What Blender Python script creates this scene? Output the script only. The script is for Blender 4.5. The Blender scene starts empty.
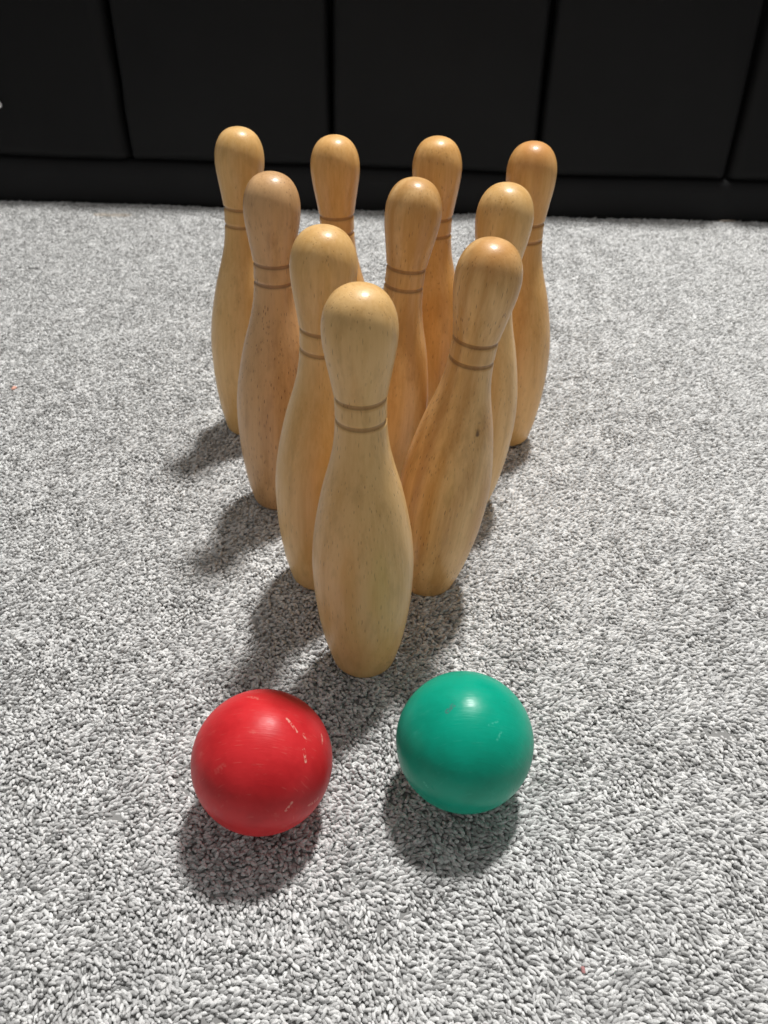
import bpy, bmesh, math, random
import numpy as np
from mathutils import Vector, Matrix

S = 0.25                      # metres per unit: one unit is the height of a pin
PITCH, CAM_H, FPX = 0.6699, 1.5807, 800.0

# ------------------------------------------------------------------ camera
scene = bpy.context.scene
COL = scene.collection
cam_d = bpy.data.cameras.new('camera')
cam = bpy.data.objects.new('camera', cam_d)
COL.objects.link(cam)
cam.location = (0, 0, CAM_H * S)
cam.rotation_euler = (math.pi / 2 - PITCH, 0, 0)
cam_d.sensor_fit = 'VERTICAL'
cam_d.sensor_height = 36.0
cam_d.lens = FPX / 1024.0 * 36.0
cam_d.clip_start = 0.01
cam_d.dof.use_dof = True
cam_d.dof.focus_distance = 0.43
cam_d.dof.aperture_fstop = 16
scene.camera = cam

# ------------------------------------------------------------------ world, lamp, exposure
world = bpy.data.worlds.new('world')
scene.world = world
world.use_nodes = True
wn = world.node_tree.nodes['Background']
wn.inputs[0].default_value = (1.0, 0.985, 0.96, 1)
wn.inputs[1].default_value = 0.25

def lamp(name, loc, size, power, color, target=(0, 2.0, 0)):
    d = bpy.data.lights.new(name, 'AREA')
    d.shape = 'SQUARE'; d.size = size * S; d.energy = power; d.color = color
    o = bpy.data.objects.new(name, d); COL.objects.link(o)
    o.location = Vector(loc) * S
    o.rotation_euler = (Vector(target) - Vector(loc)).to_track_quat('-Z', 'Y').to_euler()
    return o
lamp('ceiling_lamp', (1.85, 5.6, 10.3), 0.9, 89.0, (1.0, 0.985, 0.96))

vs = scene.view_settings
scene.display_settings.display_device = 'sRGB'
vs.view_transform = 'Standard'; vs.look = 'None'
vs.exposure = 0.0; vs.gamma = 1.0; vs.use_curve_mapping = False

# ------------------------------------------------------------------ helpers
def pixel_ray(u, v):
    X = (u - 384) / FPX; Y = (v - 512) / FPX
    c, s = math.cos(PITCH), math.sin(PITCH)
    return Vector((X, c - Y * s, -(Y * c + s))).normalized()

def on_floor(u, v):
    d = pixel_ray(u, v); t = CAM_H / -d.z
    return Vector((0, 0, CAM_H)) + d * t

def on_plane(u, v, p0, n):
    d = pixel_ray(u, v); o = Vector((0, 0, CAM_H))
    t = (Vector(p0) - o).dot(n) / d.dot(n)
    return o + d * t

def tag(o, label=None, cat=None, group=None, kind=None):
    if label: o['label'] = label
    if cat: o['category'] = cat
    if group: o['group'] = group
    if kind: o['kind'] = kind
    return o

def link_mesh(name, verts, faces, mat, parent=None, smooth=True):
    me = bpy.data.meshes.new(name)
    me.from_pydata(verts, [], faces); me.update()
    if smooth: me.polygons.foreach_set('use_smooth', [True] * len(me.polygons))
    me.materials.append(mat)
    o = bpy.data.objects.new(name, me); COL.objects.link(o)
    if parent: o.parent = parent
    return o

class NT:
    def __init__(self, name):
        self.m = bpy.data.materials.new(name); self.m.use_nodes = True
        self.t = self.m.node_tree; self.n = self.t.nodes; self.l = self.t.links
        self.b = self.n['Principled BSDF']
    def node(self, typ, ins=None, **kw):
        x = self.n.new(typ)
        for k, v in kw.items(): setattr(x, k, v)
        for k, v in (ins or {}).items(): self.set(x.inputs[k], v)
        return x
    def set(self, sock, v):
        if isinstance(v, bpy.types.NodeSocket): self.l.new(v, sock)
        else: sock.default_value = v
    def math(self, op, a, b=0.0, c=None, clamp=False):
        x = self.node('ShaderNodeMath', operation=op, use_clamp=clamp)
        self.set(x.inputs[0], a); self.set(x.inputs[1], b)
        if c is not None: self.set(x.inputs[2], c)
        return x.outputs[0]
    def step(self, v, a, b, lo=0.0, hi=1.0):
        x = self.node('ShaderNodeMapRange', interpolation_type='SMOOTHSTEP')
        self.set(x.inputs[0], v)
        for i, q in enumerate((a, b, lo, hi)): x.inputs[i + 1].default_value = q
        return x.outputs[0]
    def mix(self, f, a, b, mode='MIX'):
        x = self.node('ShaderNodeMix', data_type='RGBA', blend_type=mode)
        self.set(x.inputs[0], f)
        for i, q in ((6, a), (7, b)):
            self.set(x.inputs[i], q if isinstance(q, bpy.types.NodeSocket) else tuple(q) + (1,))
        return x.outputs[2]
    def mapping(self, vec, scale, loc=(0, 0, 0), rot=(0, 0, 0)):
        x = self.node('ShaderNodeMapping')
        self.set(x.inputs['Vector'], vec)
        x.inputs['Scale'].default_value = scale; x.inputs['Location'].default_value = loc
        x.inputs['Rotation'].default_value = rot
        return x.outputs[0]
    def noise(self, vec, scale, detail=2.0, rough=0.5, dist=0.0):
        x = self.node('ShaderNodeTexNoise', {'Vector': vec, 'Scale': scale, 'Detail': detail, 'Roughness': rough, 'Distortion': dist})
        return x.outputs[0]
    def spot(self, pos, p, axis, half, r0, r1):
        """1 inside a little capsule mark centred on p, lying along axis; all in object space"""
        d = self.node('ShaderNodeVectorMath', {0: pos, 1: tuple(p)}, operation='SUBTRACT').outputs[0]
        k = self.node('ShaderNodeVectorMath', {0: d, 1: tuple(axis)}, operation='DOT_PRODUCT').outputs['Value']
        k = self.math('MINIMUM', self.math('MAXIMUM', k, -half), half)
        a = self.node('ShaderNodeVectorMath', {0: tuple(axis)}, operation='SCALE'); self.set(a.inputs['Scale'], k)
        e = self.node('ShaderNodeVectorMath', {0: d, 1: a.outputs[0]}, operation='SUBTRACT').outputs[0]
        L = self.node('ShaderNodeVectorMath', {0: e}, operation='LENGTH').outputs['Value']
        return self.step(L, r0, r1, 1.0, 0.0)

# ------------------------------------------------------------------ carpet
def carpet_material():
    k = NT('carpet_yarn')
    pos = k.node('ShaderNodeTexCoord').outputs['Object']
    at = k.node('ShaderNodeAttribute', attribute_name='tuft').outputs['Fac']
    fine = k.noise(pos, 1500.0, 2.0, 0.6)
    big = k.noise(pos, 9.0, 2.0)
    t = k.math('ADD', k.math('MULTIPLY', at, 0.75), k.math('MULTIPLY', k.step(fine, .3, .7), 0.28))
    t = k.math('ADD', t, k.math('MULTIPLY', k.math('SUBTRACT', big, .5), 0.15))
    ramp = k.node('ShaderNodeValToRGB', {0: t})
    e = ramp.color_ramp.elements
    e[0].position = 0.0; e[0].color = (0.27, 0.268, 0.262, 1)
    q = e.new(0.12); q.color = (0.36, 0.36, 0.355, 1)
    e[-1].position = 0.92; e[-1].color = (0.93, 0.93, 0.92, 1)
    q = e.new(0.5); q.color = (0.60, 0.60, 0.595, 1)
    st = on_floor(112, 214)
    stain = k.math('MULTIPLY', k.spot(pos, tuple(st * S), (1, 0, 0), 0.09 * S, 0.015 * S, 0.035 * S), k.step(fine, .3, .55))
    k.set(k.b.inputs['Base Color'], k.mix(k.math('MULTIPLY', stain, .5), ramp.outputs[0], (.62, .50, .36)))
    bump = k.node('ShaderNodeBump', {'Strength': 0.5, 'Distance': 0.0006, 'Height': fine})
    k.set(k.b.inputs['Normal'], bump.outputs[0])
    k.b.inputs['Roughness'].default_value = 0.8
    k.b.inputs['Specular IOR Level'].default_value = 0.25
    return k.m

def vnoise(x, y, seed, per=512):
    rng = np.random.RandomState(seed)
    T = rng.rand(per, per).astype(np.float32)
    xi = np.floor(x).astype(np.int64); yi = np.floor(y).astype(np.int64)
    fx = x - xi; fy = y - yi
    fx = fx * fx * (3 - 2 * fx); fy = fy * fy * (3 - 2 * fy)
    a = T[xi % per, yi % per]; b = T[(xi + 1) % per, yi % per]
    c = T[xi % per, (yi + 1) % per]; d = T[(xi + 1) % per, (yi + 1) % per]
    return (a * (1 - fx) + b * fx) * (1 - fy) + (c * (1 - fx) + d * fx) * fy

def spaced(stops):
    """coordinates with a spacing that grows from stop to stop: [(position, spacing), ...]"""
    out = [stops[0][0]]
    for (a, sa), (b, sb) in zip(stops[:-1], stops[1:]):
        n = max(1, int(round((b - a) / ((sa + sb) / 2))))
        u = np.linspace(0, 1, n + 1)[1:]
        g = (sa * u + (sb - sa) * u * u / 2) / ((sa + sb) / 2)
        out += list(a + (b - a) * g)
    return np.array(out)

def crease(X, Y):
    n = vnoise(X * 3.1 + 2 * vnoise(X * 4, Y * 4, 21), Y * 10 + 1.5 * vnoise(X * 6, Y * 6, 22), 23) - .5
    msk = np.clip((vnoise(X * 5, Y * 7, 24) - .55) / .15, 0, 1)
    return msk * np.exp(-(n / 0.011) ** 2)

def build_carpet():
    """backing sheet plus every yarn end of the cut pile as a short bent tuft, one mesh"""
    xs = spaced([(-14, 1.5), (-3.4, 0.05), (-3.0, 0.02), (3.0, 0.02), (3.4, 0.05), (14, 1.5)])
    ys = spaced([(-10, 1.5), (-0.2, 0.05), (0.2, 0.02), (5.4, 0.02), (9, 1.0)])
    X, Y = np.meshgrid(xs, ys)
    ny, nx = X.shape
    und = lambda x, y: 0.0025 * (vnoise(x * 14, y * 14, 11) - .5) + 0.008 * (vnoise(x * 5, y * 6, 12) - .5)
    ref = 1.6
    near = np.clip(1 - np.maximum(np.abs(X) - 3.3, 0) * 3, 0, 1) * np.clip(1 - np.maximum(-Y, 0) * 3, 0, 1)
    base = np.stack([X.ravel(), Y.ravel(), (-0.004 - 0.0080 * near + und(X, Y)).ravel()], -1)
    i = np.arange(ny * nx, dtype=np.int32).reshape(ny, nx)
    quads = np.stack([i[:-1, :-1], i[:-1, 1:], i[1:, 1:], i[1:, :-1]], -1).reshape(-1, 4)
    # roots of the tufts
    rng = np.random.RandomState(5)
    PX, PY = 0.0082, 0.0068
    gx, gy = np.meshgrid(np.arange(-2.9, 2.9, PX), np.arange(0.30, 5.25, PY))
    gx = gx + rng.uniform(-.5, .5, gx.shape) * PX; gy = gy + rng.uniform(-.5, .5, gy.shape) * PY
    keep = (np.abs(gx) < 0.40 + 0.50 * (gy * 0.784 + 0.98)) & (gy < 5.06 - 0.09 * gx)
    x = gx[keep]; y = gy[keep]
    cr = crease(x, y)
    k2 = rng.rand(len(x)) > cr * .6
    x, y, cr = x[k2], y[k2], cr[k2]
    n = len(x)
    ang = np.radians(-30) + 1.3 * (vnoise(x * 7, y * 7, 31) - .5) + 1.6 * (vnoise(x * 40, y * 30, 32) - .5) + rng.normal(0, .45, n)
    lean = np.clip(rng.normal(0.95, 0.3, n) + 0.35 * (vnoise(x * 24, y * 24, 33) - .5), 0.05, 1.45)
    rad = rng.uniform(0.0029, 0.0042, n)
    ln = rng.uniform(0.0145, 0.022, n)
    tone = np.clip(rng.beta(1.3, 1.1, n) + 0.25 * (vnoise(x * 26, y * 26, 34) - .5), 0, 1)
    RS, RI = 6, 5
    # centre line bends over from upright to leaning
    tpar = np.array([0, .3, .58, .82, 1.0]); rpar = np.array([.75, 1.0, 1.12, .92, .45])
    dx, dy = np.cos(ang), np.sin(ang)
    cz = np.zeros((n, RI)); ch = np.zeros((n, RI))
    for j in range(1, RI):
        th_ = lean * (0.35 + 1.1 * tpar[j]); st = (tpar[j] - tpar[j - 1]) * ln
        cz[:, j] = cz[:, j - 1] + st * np.cos(th_); ch[:, j] = ch[:, j - 1] + st * np.sin(th_)
    lift = -0.0150 + und(x, y) - 0.011 * cr + rng.normal(0, .0012, n)
    cz += lift[:, None]
    cx_, cy_ = x[:, None] + (ch - ch[:, 2:3] * .5) * dx[:, None], y[:, None] + (ch - ch[:, 2:3] * .5) * dy[:, None]
    V = np.empty((n, RI * RS + 1, 3))
    for j in range(RI):
        th_ = lean * (0.35 + 1.1 * tpar[j])
        for q in range(RS):
            a = 2 * math.pi * q / RS
            s1, c1 = math.sin(a), math.cos(a)
            rr = rad * rpar[j]
            # section axes: sideways (-dy, dx, 0) and (cos th * d, -sin th)
            V[:, j * RS + q, 0] = cx_[:, j] + rr * (-dy * c1 + dx * np.cos(th_) * s1)
            V[:, j * RS + q, 1] = cy_[:, j] + rr * (dx * c1 + dy * np.cos(th_) * s1)
            V[:, j * RS + q, 2] = cz[:, j] - rr * np.sin(th_) * s1
    th_ = lean * 1.5
    V[:, -1, 0] = cx_[:, -1] + rad * .35 * np.sin(th_) * dx
    V[:, -1, 1] = cy_[:, -1] + rad * .35 * np.sin(th_) * dy
    V[:, -1, 2] = cz[:, -1] + rad * .35 * np.cos(th_)
    nv = RI * RS + 1
    fq = [(j * RS + q, j * RS + (q + 1) % RS, (j + 1) * RS + (q + 1) % RS, (j + 1) * RS + q) for j in range(RI - 1) for q in range(RS)]
    ft = [((RI - 1) * RS + q, (RI - 1) * RS + (q + 1) % RS, nv - 1) for q in range(RS)]
    off = (np.arange(n, dtype=np.int32) * nv + ny * nx)[:, None, None]
    Q = (np.array(fq, np.int32)[None] + off).reshape(-1, 4)
    T = (np.array(ft, np.int32)[None] + off).reshape(-1, 3)
    co = np.concatenate([base, V.reshape(-1, 3)]).astype(np.float32) * S
    loops = np.concatenate([quads.ravel(), Q.ravel(), T.ravel()]).astype(np.int32)
    n4 = len(quads) + len(Q)
    starts = np.concatenate([np.arange(n4) * 4, n4 * 4 + np.arange(len(T)) * 3]).astype(np.int32)
    me = bpy.data.meshes.new('floor')
    me.vertices.add(len(co)); me.vertices.foreach_set('co', co.ravel())
    me.loops.add(len(loops)); me.loops.foreach_set('vertex_index', loops)
    me.polygons.add(len(starts)); me.polygons.foreach_set('loop_start', starts)
    me.update(calc_edges=True)
    me.polygons.foreach_set('use_smooth', np.ones(len(starts), bool))
    at = me.attributes.new('tuft', 'FLOAT', 'POINT')
    at.data.foreach_set('value', np.concatenate([np.full(ny * nx, -.5), np.repeat(tone, nv)]).astype(np.float32))
    me.materials.append(carpet_material())
    o = bpy.data.objects.new('floor', me); COL.objects.link(o)
    tag(o, 'light grey flecked cut-pile carpet covering the whole floor', kind='structure')
    print('tufts', n)
build_carpet()

# ------------------------------------------------------------------ black panelled unit behind the pins
def black_material(name, base, rough, weave):
    k = NT(name)
    pos = k.node('ShaderNodeTexCoord').outputs['Object']
    n = k.noise(pos, 14.0, 3.0)
    k.set(k.b.inputs['Base Color'], k.mix(n, tuple(c * .8 for c in base), tuple(c * 1.2 for c in base)))
    k.b.inputs['Roughness'].default_value = rough
    k.b.inputs['Specular IOR Level'].default_value = 0.18
    f = k.noise(pos, weave, 2.0, 0.6)
    h = k.math('ADD', k.math('MULTIPLY', f, 0.25), k.noise(pos, 22.0, 2.0))
    bump = k.node('ShaderNodeBump', {'Strength': 0.35, 'Distance': 0.002, 'Height': h})
    k.set(k.b.inputs['Normal'], bump.outputs[0])
    return k.m

def build_unit():
    fabric = black_material('black_fabric', (0.0075, 0.0075, 0.0078), 0.62, 900.0)
    plinth_m = black_material('black_plinth_fabric', (0.0100, 0.0100, 0.0106), 0.6, 700.0)
    dark = black_material('black_carcass', (0.004, 0.004, 0.004), 0.9, 500.0)
    a, b = on_floor(0, 200), on_floor(768, 222)
    dirv = (b - a).normalized(); n = Vector((dirv.y, -dirv.x, 0)).normalized()     # n faces the camera
    if n.y > 0: n = -n
    root = bpy.data.objects.new('storage_unit', None); COL.objects.link(root)
    mid = (a + b) / 2
    root.location = mid * S
    root.rotation_euler = (0, 0, math.atan2(dirv.y, dirv.x))
    tag(root, 'long low black fabric-fronted unit with upright seams standing along the back of the carpet', 'furniture')
    # in the root's frame: x runs along the front, -y faces the camera
    def loc(p):
        d = p - mid
        return d.dot(dirv), -d.dot(n), d.z
    def px(u, v):                       # pixel on the plane of the fronts
        q = loc(on_plane(u, v, mid, n)); return q[0], q[2]
    TOP = 1.75
    # joints between the panels: foot point and direction upwards
    joints = []
    for p in ([(128, 156), (117, 99), (112, 62), (106, 30), (101, 0)], [(331, 164), (329, 80), (327.5, 0)],
              [(536, 173), (545, 87), (555, 0)], [(728, 177), (748, 100), (768, 17)]):
        q = [px(*c) for c in p]
        (x0, z0), (x1, z1) = q[-2], q[-1]
        q.append((x1 + (x1 - x0) / (z1 - z0) * (TOP - z1), TOP)); joints.append(q)
    def jx(j, z):
        q = joints[j]
        return float(np.interp(z, [c[1] for c in q], [c[0] for c in q]))
    seam_u = [0, 128, 331, 536, 728, 768]; seam_v = [153, 158, 163.5, 173.5, 178, 179.5]
    sx = [px(u, v)[0] for u, v in zip(seam_u, seam_v)]; sz = [px(u, v)[1] for u, v in zip(seam_u, seam_v)]
    zb = lambda x: float(np.interp(x, sx, sz)) - 0.040
    W0, W1 = -4.2, 4.2
    def panel(j0, j1, seed, bulge):
        nu, nv = 60, 50
        rng = random.Random(seed)
        vs_, fs = [], []
        g0, g1 = 0.008, 0.008
        phase = [rng.uniform(0, 6) for _ in range(4)]
        for iv in range(nv + 1):
            tv = iv / nv
            for iu in range(nu + 1):
                tu = iu / nu
                zz0 = 0.24
                xa = jx(j0, zz0 + tv * (TOP - zz0)) if j0 is not None else W0
                xb = jx(j1, zz0 + tv * (TOP - zz0)) if j1 is not None else W1
                gap = 0.002 + 0.016 * tv ** .6
                xa += gap; xb -= gap
                x = xa + (xb - xa) * tu
                cor = min(x - xa, xb - x)
                topz = TOP - 0.30 * max(0.0, 1 - cor / 0.32) ** 2.2
                z = zb(x) + 0.012 + (topz - zb(x) - 0.012) * tv
                # roll the borders back like a padded front
                ex = min(x - xa, xb - x); ez = min(z - zb(x) - 0.012, topz - z)
                r = 0.04
                def back(e):
                    e = min(max(e, 0.0), r); return r - math.sqrt(max(r * r - (r - e) ** 2, 0))
                yb = back(ex) + back(ez)
                sag = bulge * math.sin(math.pi * tu) * math.sin(math.pi * min(tv * 1.3, 1))
                wr = 0.006 * math.sin(5 * tu + phase[0] + 3 * tv) + 0.004 * math.sin(11 * tv + phase[1] + 4 * tu)
                vs_.append((x * S, (0.02 + yb - sag - wr * min(1, ex / .1)) * S, z * S))
        w = nu + 1
        for iv in range(nv):
            for iu in range(nu):
                q = iv * w + iu; fs.append((q, q + 1, q + w + 1, q + w))
        # thickness: back sheet and rim
        nfront = len(vs_)
        vs_ += [(x, (0.16) * S, z) for x, y, z in vs_]
        for iv in range(nv):
            for iu in range(nu):
                q = nfront + iv * w + iu; fs.append((q, q + w, q + w + 1, q + 1))
        rim = [i for i in range(w)] + [iv * w + nu for iv in range(1, nv + 1)] + [nv * w + i for i in range(nu - 1, -1, -1)] + [iv * w for iv in range(nv - 1, 0, -1)]
        for i in range(len(rim)):
            p, q = rim[i], rim[(i + 1) % len(rim)]; fs.append((q, p, p + nfront, q + nfront))
        return link_mesh('front_panel', vs_, fs, fabric, root)
    ends = [None, 0, 1, 2, 3, None]
    for i in range(5): panel(ends[i], ends[i + 1], 5 + i, (0.03, 0.035, 0.015, 0.015, 0.02)[i])
    # plinth: a rounded strip on the floor, slightly wavy along its foot
    prof = [(0.00, -0.012), (-0.004, 0.02), (0.0, 0.10), (0.002, 0.17), (0.006, 0.215), (0.02, 0.245), (0.05, 0.262), (0.14, 0.265), (0.14, -0.012)]
    xs = np.linspace(W0, W1, 121); vs_, fs = [], []
    for x in xs:
        k = (zb(x) + 0.018) / 0.262
        for (y, z) in prof:
            yy = y + 0.006 * math.sin(3.1 * x + 1) + 0.004 * math.sin(9 * x) if y < .1 else y
            vs_.append((x * S, yy * S, (z * k if z > 0 else z) * S))
    m = len(prof)
    for i in range(len(xs) - 1):
        for j in range(m):
            a_, b_ = i * m + j, i * m + (j + 1) % m
            fs.append((a_, a_ + m, b_ + m, b_))
    fs.append(tuple(range(m))); fs.append(tuple((len(xs) - 1) * m + j for j in reversed(range(m))))
    link_mesh('plinth', vs_, fs, plinth_m, root)
    # carcass behind the fronts, with a lid
    bm = bmesh.new()
    bmesh.ops.create_cube(bm, size=1)
    for v in bm.verts:
        v.co = Vector((v.co.x * (W1 - W0), 0.165 + (v.co.y + .5) * 1.5, (v.co.z + .5) * 1.2 - 0.005)) * S
    bmesh.ops.bevel(bm, geom=bm.edges[:], offset=0.02 * S, segments=2, affect='EDGES')
    me = bpy.data.meshes.new('carcass'); bm.to_mesh(me); bm.free(); me.materials.append(dark)
    o = bpy.data.objects.new('carcass', me); COL.objects.link(o); o.parent = root
    # small bright stud at the left edge of the picture
    k = NT('silver_stud'); k.b.inputs['Base Color'].default_value = (.85, .85, .85, 1); k.b.inputs['Roughness'].default_value = .4
    x, z = px(-0.5, 104)
    bm = bmesh.new(); bmesh.ops.create_uvsphere(bm, u_segments=20, v_segments=12, radius=0.019 * S)
    for v in bm.verts: v.co.y *= .6
    for f in bm.faces: f.smooth = True
    me = bpy.data.meshes.new('stud'); bm.to_mesh(me); bm.free(); me.materials.append(k.m)
    o = bpy.data.objects.new('stud', me); COL.objects.link(o); o.parent = root
    o.location = (x * S, -0.012 * S, z * S)
    o['label'] = 'small bright metal stud'
build_unit()

# ------------------------------------------------------------------ wooden pins
PROFILE = [(0.0, 0.0), (0.0, 0.066), (0.003, 0.0735), (0.010, 0.0785), (0.03, 0.084), (0.09, 0.0975), (0.177, 0.1100), (0.25, 0.1160),
           (0.323, 0.1178), (0.38, 0.1150), (0.43, 0.1090), (0.487, 0.0990), (0.545, 0.0865), (0.600, 0.0715), (0.645, 0.0610),
           (0.680, 0.0560), (0.705, 0.0541), (0.7155, 0.0537), (0.7180, 0.0510), (0.7220, 0.0500), (0.7260, 0.0510), (0.7285, 0.0533),
           (0.748, 0.0530), (0.7665, 0.0532), (0.7690, 0.0508), (0.7730, 0.0498), (0.7770, 0.0510), (0.7795, 0.0548), (0.792, 0.0566),
           (0.825, 0.0622), (0.860, 0.0683), (0.885, 0.0718), (0.910, 0.0734), (0.930, 0.0722), (0.950, 0.0678), (0.968, 0.0598),
           (0.982, 0.0490), (0.992, 0.0350), (0.998, 0.0180), (1.0, 0.0)]

def catmull(pts, smooth_from, n=5):
    out = []
    for i in range(len(pts) - 1):
        p0, p1, p2, p3 = pts[max(i - 1, 0)], pts[i], pts[i + 1], pts[min(i + 2, len(pts) - 1)]
        small = (p2[0] - p1[0]) < 0.006 or i < smooth_from
        if small or (p1[0] - p0[0]) < 0.006 or (p3[0] - p2[0]) < 0.006 and p2[0] < .95:
            k = 1 if small else 3
            for j in range(k):
                t = j / k; out.append(tuple(p1[c] + (p2[c] - p1[c]) * t for c in (0, 1)))
        else:
            for j in range(n):
                t = j / n
                out.append(tuple(0.5 * (2 * p1[c] + (p2[c] - p0[c]) * t + (2 * p0[c] - 5 * p1[c] + 4 * p2[c] - p3[c]) * t * t
                                        + (3 * p1[c] - p0[c] - 3 * p2[c] + p3[c]) * t ** 3) for c in (0, 1)))
    out.append(pts[-1]); return out

def pin_mesh():
    prof = catmull(PROFILE, 3)
    N = 96; vs_, fs = [(0, 0, 0)], []
    for (z, r) in prof[1:-1]:
        if r < 1e-5: continue
        for i in range(N):
            a = 2 * math.pi * i / N; vs_.append((r * math.cos(a) * S, r * math.sin(a) * S, z * S))
    rings = (len(vs_) - 1) // N
    vs_.append((0, 0, 1.0 * S)); top = len(vs_) - 1
    for i in range(N): fs.append((0, 1 + (i + 1) % N, 1 + i))
    for k in range(rings - 1):
        for i in range(N):
            a, b = 1 + k * N + i, 1 + k * N + (i + 1) % N
            fs.append((a, b, b + N, a + N))
    for i in range(N): fs.append((1 + (rings - 1) * N + i, 1 + (rings - 1) * N + (i + 1) % N, top))
    me = bpy.data.meshes.new('bowling_pin')
    me.from_pydata(vs_, [], fs); me.update()
    me.polygons.foreach_set('use_smooth', [True] * len(me.polygons))
    return me
PIN = pin_mesh()

def wood(name, light, mid, darkc, seed, pores=0.5, streak=0.5, patch=None, marks=()):
    """pale turned rubberwood: long fibres, growth streaks, short dark pores, thin satin varnish"""
    k = NT(name)
    pos = k.node('ShaderNodeTexCoord').outputs['Object']
    rnd = random.Random(seed)
    off = tuple(rnd.uniform(-3, 3) for _ in range(3)); rz = rnd.uniform(0, 3)
    def at(sc): return k.mapping(pos, sc, off, (0.05 * rnd.uniform(-1, 1), 0.05 * rnd.uniform(-1, 1), rz))
    broad = k.noise(at((11, 22, 3.0)), 1.6, 3.0, 0.55, 0.4)
    fibre = k.noise(at((160, 160, 9)), 3.0, 3.0, 0.65)
    w = k.node('ShaderNodeTexWave', {'Vector': at((1, 1, 0.10)), 'Scale': 26.0, 'Distortion': 5.0, 'Detail': 2.0, 'Detail Scale': 1.2},
               wave_type='BANDS', bands_direction='X', wave_profile='SIN').outputs['Fac']
    t = k.math('ADD', k.math('MULTIPLY', k.step(broad, .3, .7), 0.45), k.math('MULTIPLY', w, 0.22 * streak * 2))
    t = k.math('ADD', t, k.math('MULTIPLY', k.step(fibre, .3, .7), 0.28))
    col = k.mix(k.step(t, .1, .95), light, mid)
    mot = k.noise(at((60, 60, 22)), 2.2, 3.0, 0.6)
    col = k.mix(k.math('MULTIPLY', k.step(mot, .48, .75), 0.40), col, tuple(c * .75 for c in mid))
    # pores: short dark dashes along the grain
    v = k.node('ShaderNodeTexVoronoi', {'Vector': at((1, 1, 0.13)), 'Scale': 820.0, 'Randomness': 1.0})
    dash = k.step(v.outputs['Distance'], 0.12, 0.30, 1.0, 0.0)
    vr = k.node('ShaderNodeSeparateColor', {0: v.outputs['Color']}).outputs[0]
    sel = k.math('MULTIPLY', dash, k.step(vr, 0.62 - 0.45 * pores, 0.95 - 0.25 * pores))
    area = k.step(k.noise(at((18, 18, 5)), 2.0, 2.0), 0.35, 0.65)
    sel = k.math('MULTIPLY', sel, k.math('ADD', k.math('MULTIPLY', area, 0.7), 0.3))
    col = k.mix(k.math('MULTIPLY', sel, 0.45 + 0.45 * pores), col, darkc)
    if patch:
        pc, pz, pr, pcol, pa = patch
        m = k.noise(at((9, 9, 5)), 1.5, 1.0)
        f = k.math('MULTIPLY', k.spot(pos, tuple(c * S for c in pc), (0, 0, 1), pz * S, pr * S * .3, pr * S), k.step(m, .3, .65))
        col = k.mix(k.math('MULTIPLY', f, pa), col, pcol)
    for (p, half, r0, r1, mc, a) in marks:
        col = k.mix(k.math('MULTIPLY', k.spot(pos, tuple(c * S for c in p), (0, 0, 1), half * S, r0 * S, r1 * S), a), col, mc)
    # scorched bottoms of the two turned rings
    z = k.node('ShaderNodeSeparateXYZ', {0: pos}).outputs[2]
    g = 0.0
    for gz in (0.7220, 0.7730):
        d = k.math('ABSOLUTE', k.math('SUBTRACT', z, gz * S))
        g = k.math('ADD', k.step(d, 0.0040 * S, 0.0062 * S, 1.0, 0.0), g)
    col = k.mix(k.math('MULTIPLY', g, 0.50), col, tuple(c * .8 for c in darkc))
    k.set(k.b.inputs['Base Color'], col)
    k.b.inputs['Roughness'].default_value = 0.42
    k.b.inputs['Specular IOR Level'].default_value = 0.32
    k.b.inputs['Coat Weight'].default_value = 0.28
    k.b.inputs['Coat Roughness'].default_value = 0.22
    bump = k.node('ShaderNodeBump', {'Strength': 0.35, 'Distance': 0.0004, 'Height': k.math('ADD', k.math('SUBTRACT', fibre, sel), k.math('MULTIPLY', mot, .8))})
    k.set(k.b.inputs['Normal'], bump.outputs[0])
    return k.m

YEL = ((.82, .52, .215), (.68, .385, .120), (.28, .115, .03))
PINK = ((.69, .415, .195), (.51, .28, .115), (.17, .06, .025))
ORG = ((.82, .48, .175), (.66, .34, .095), (.27, .10, .025))  # orange wood; for the two middle back-row pins it paints in neighbours' bounced light
BRN = ((.82, .52, .225), (.60, .325, .105), (.19, .07, .022))
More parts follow.
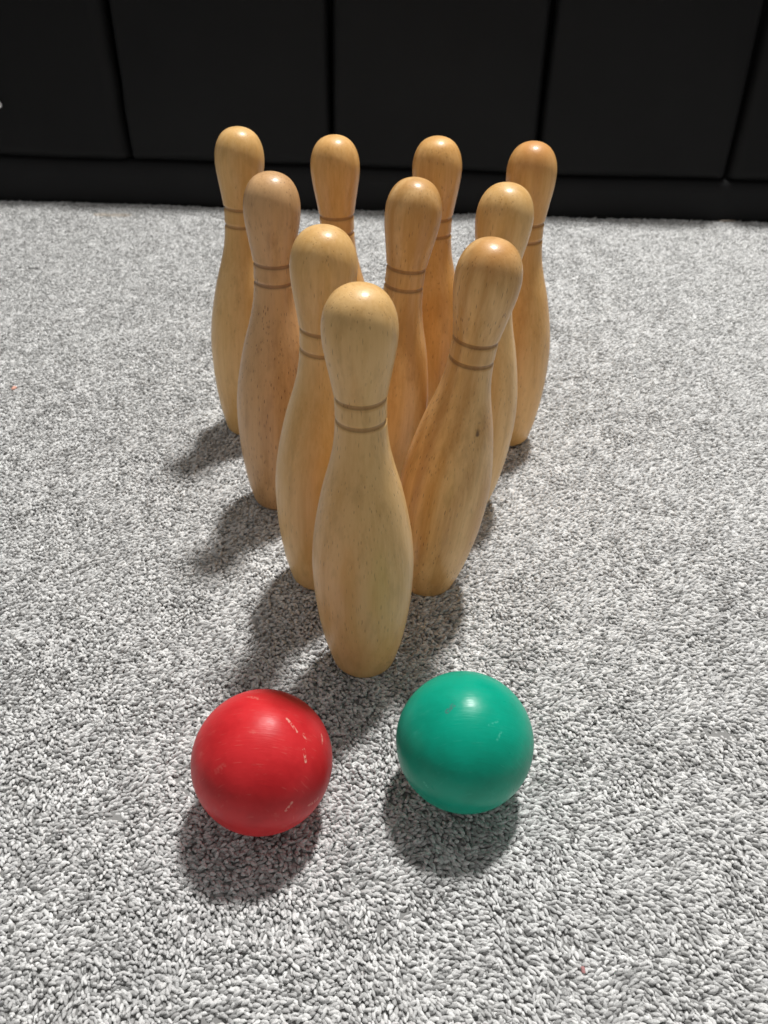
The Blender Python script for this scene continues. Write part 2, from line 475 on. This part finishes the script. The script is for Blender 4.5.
# base x, y, lean x, lean y, size, palette, pores, streak, patch, marks, label
PINS = [
 (-0.0511, 1.3967, 0.0058, -0.0014, 1.0056, YEL, .8, .45, ((-.03, -.11, .2), .10, .07, (.58, .27, .10), .5), (), 'pale wooden bowling pin at the front tip of the triangle, nearest the two balls'),
 (-0.1867, 1.7124, 0.0598, -0.017, 1.0119, YEL, .35, .35, None, (), 'honey-coloured wooden bowling pin in the second row, just left behind the front pin'),
 (0.1183, 1.6896, 0.118, -0.0216, 0.999, BRN, 1.0, .9, ((0, -.03, .985), .01, .075, (.66, .31, .09), .6), (((0.040, -0.075, .565), .006, .003, .008, (.09, .035, .015), .8), ((0.062, -0.095, .34), .002, .001, .005, (.12, .05, .02), .7)), 'brown-streaked wooden bowling pin with a small dark knot, leaning right behind the front pin'),
 (-0.3417, 2.0766, 0.0567, 0.0345, 1.0075, PINK, 1.0, .4, None, (), 'pinkish-brown speckled wooden bowling pin at the left end of the third row'),
 (-0.0255, 2.0742, 0.1114, 0.028, 0.9997, BRN, .45, 1.0, None, (), 'wooden bowling pin with streaky head in the middle of the third row'),
 (0.2587, 2.0672, 0.0515, -0.0159, 0.9962, YEL, .5, .6, None, (), 'pale wooden bowling pin at the right end of the third row, behind the leaning pin'),
 (-0.4943, 2.5053, 0.0624, 0.0597, 1.0124, YEL, .2, .3, None, (), 'smooth yellowish wooden bowling pin at the left corner of the back row'),
 (-0.1493, 2.5016, 0.0043, 0.004, 0.9992, ORG, .3, .3, None, (), 'wooden bowling pin, golden with painted bounce light, second from left in the back row, only its top half visible'),
 (0.15, 2.4821, 0.0078, 0.0042, 1.0002, ORG, .45, .6, None, (), 'wooden bowling pin, tinted orange with painted bounce light, third from left in the back row'),
 (0.4416, 2.4455, -0.0121, 0.0002, 0.9962, ORG, .6, .5, ((0, -.02, .97), .01, .085, (.62, .27, .08), .6), (), 'amber wooden bowling pin at the right corner of the back row'),
]
for i, (x, y, tx, ty, size, pal, po, st, patch, marks, label) in enumerate(PINS):
    me = PIN.copy(); me.materials.clear()
    me.materials.append(wood('turned_wood', *pal, 11 + 7 * i, po, st, patch, marks))
    o = bpy.data.objects.new('bowling_pin', me); COL.objects.link(o)
    o.location = (x * S, y * S, -0.004 * S)
    o.scale = (size, size, size)
    o.rotation_euler = Vector((0, 0, 1)).rotation_difference(Vector((tx, ty, 1))).to_euler()
    tag(o, label, 'bowling pin', 'wooden bowling pins set up in a triangle')

# ------------------------------------------------------------------ balls
R_BALL = 0.1460
def sphere_mesh(r):
    bm = bmesh.new(); bmesh.ops.create_icosphere(bm, subdivisions=6, radius=r)
    rng = random.Random(3)
    for f in bm.faces: f.smooth = True
    me = bpy.data.meshes.new('ball'); bm.to_mesh(me); bm.free(); return me

def ball_point(c, u, v):
    d = pixel_ray(u, v); o = Vector((0, 0, CAM_H)) - c
    B = o.dot(d); t = -B - math.sqrt(max(B * B - (o.dot(o) - R_BALL ** 2), 0))
    return (Vector((0, 0, CAM_H)) + d * t - c)

def ball(x, y, base, dark, pale, scratches, smudges, label, rough):
    c = Vector((x, y, R_BALL - 0.002))
    k = NT('painted_ball')
    pos = k.node('ShaderNodeTexCoord').outputs['Object']
    n = k.noise(pos, 45.0, 4.0, 0.6)
    col = k.mix(k.step(n, .35, .7), base, dark)
    # worn, slightly chalky rubs
    rub = k.noise(k.mapping(pos, (1, 3, 1), rot=(.4, .2, .8)), 60.0, 4.0, 0.7)
    col = k.mix(k.math('MULTIPLY', k.step(rub, .6, .75), 0.16), col, pale)
    fine = k.noise(k.mapping(pos, (1, 12, 1), rot=(.9, .3, .5)), 120.0, 2.0, 0.5)
    col = k.mix(k.math('MULTIPLY', k.step(fine, .66, .74), 0.12), col, pale)
    for (u0, v0, u1, v1, w, a) in scratches:
        p, q = ball_point(c, u0, v0), ball_point(c, u1, v1)
        ax = (q - p); L = ax.length; ax.normalize()
        brk = k.step(k.noise(pos, 700.0, 1.0), .38, .6)
        m = k.spot(pos, tuple((p + q) / 2 * S), tuple(ax), L / 2 * S, w * .3 * S, w * S)
        col = k.mix(k.math('MULTIPLY', k.math('MULTIPLY', m, brk), a), col, pale)
    for (u0, v0, u1, v1, w, mc, a) in smudges:
        p, q = ball_point(c, u0, v0), ball_point(c, u1, v1)
        ax = (q - p); L = ax.length; ax.normalize()
        m = k.spot(pos, tuple((p + q) / 2 * S), tuple(ax), L / 2 * S, w * .6 * S, w * S)
        brk = k.step(k.noise(pos, 900.0, 2.0), .35, .55)
        col = k.mix(k.math('MULTIPLY', k.math('MULTIPLY', m, brk), a), col, mc)
    k.set(k.b.inputs['Base Color'], col)
    rr = k.step(rub, .3, .8, rough, rough + .18)
    k.set(k.b.inputs['Roughness'], rr)
    k.b.inputs['Specular IOR Level'].default_value = 0.25
    h = k.math('ADD', k.noise(pos, 110.0, 2.0), k.math('MULTIPLY', fine, .4))
    bump = k.node('ShaderNodeBump', {'Strength': 0.25, 'Distance': 0.0006, 'Height': h})
    k.set(k.b.inputs['Normal'], bump.outputs[0])
    me = sphere_mesh(R_BALL * S); me.materials.append(k.m)
    o = bpy.data.objects.new('ball', me); COL.objects.link(o); o.location = c * S; o.scale = (.995, .995, 1.01)
    tag(o, label, 'ball', 'toy bowling balls')
ball(-0.2523, 0.9813, (.68, .026, .032), (.54, .015, .020), (.80, .38, .30),
     [(287, 719, 297, 732, .004, .8), (304, 750, 306, 762, .004, .95), (286, 811, 292, 803, .004, .8), (309, 806, 318, 799, .006, .5),
      (322, 735, 323, 744, .004, .7), (304, 735, 306, 741, .004, .6), (249, 697, 258, 699, .006, .3), (216, 772, 224, 766, .008, .12)],
     [], 'scuffed red toy bowling ball on the carpet in front of the pins, on the left', .33)
ball(0.1707, 1.0301, (.000, .37, .240), (.000, .31, .198), (.12, .60, .45),
     [(497, 741, 501, 733, .003, .5), (424, 783, 427, 787, .004, .7), (488, 726, 498, 722, .003, .35)],
     [(447, 712, 453, 706, .006, (.06, .20, .17), .8)], 'smooth green toy bowling ball on the carpet in front of the pins, on the right', .27)

# ------------------------------------------------------------------ bits of lint lying on the carpet
def fleck(name, u, v, L, W, col, label, cat, ang, group=None):
    p = on_floor(u, v); rng = random.Random(int(u * 7 + v))
    k = NT(name + '_material'); k.b.inputs['Base Color'].default_value = col + (1,); k.b.inputs['Roughness'].default_value = .9
    bm = bmesh.new(); bmesh.ops.create_icosphere(bm, subdivisions=3, radius=1)
    for q in bm.verts:
        j = 1 + .22 * math.sin(5 * q.co.x + u) * math.cos(4 * q.co.y + v) + rng.uniform(-.08, .08)
        q.co = Vector((q.co.x * L * j, q.co.y * W * j + .3 * W * math.sin(3 * q.co.x), q.co.z * W * .5 * j)) * S
    for f in bm.faces: f.smooth = True
    me = bpy.data.meshes.new(name); bm.to_mesh(me); bm.free(); me.materials.append(k.m)
    o = bpy.data.objects.new(name, me); COL.objects.link(o)
    o.location = (p.x * S, p.y * S, 0.001 * S); o.rotation_euler = (0, 0, ang)
    tag(o, label, cat, group)
fleck('lint', 14, 388, .011, .009, (.80, .42, .32), 'tiny orange-pink speck of lint on the carpet near the left edge', 'lint', .6)
fleck('paper_scrap', 727, 221, .050, .010, (.40, .34, .28), 'small pale brown scrap on the carpet at the foot of the black unit, far right', 'scrap', -.08)
fleck('lint', 583, 970, .006, .004, (.45, .22, .22), 'tiny dull red speck of lint on the carpet in the lower right', 'lint', 1.2)
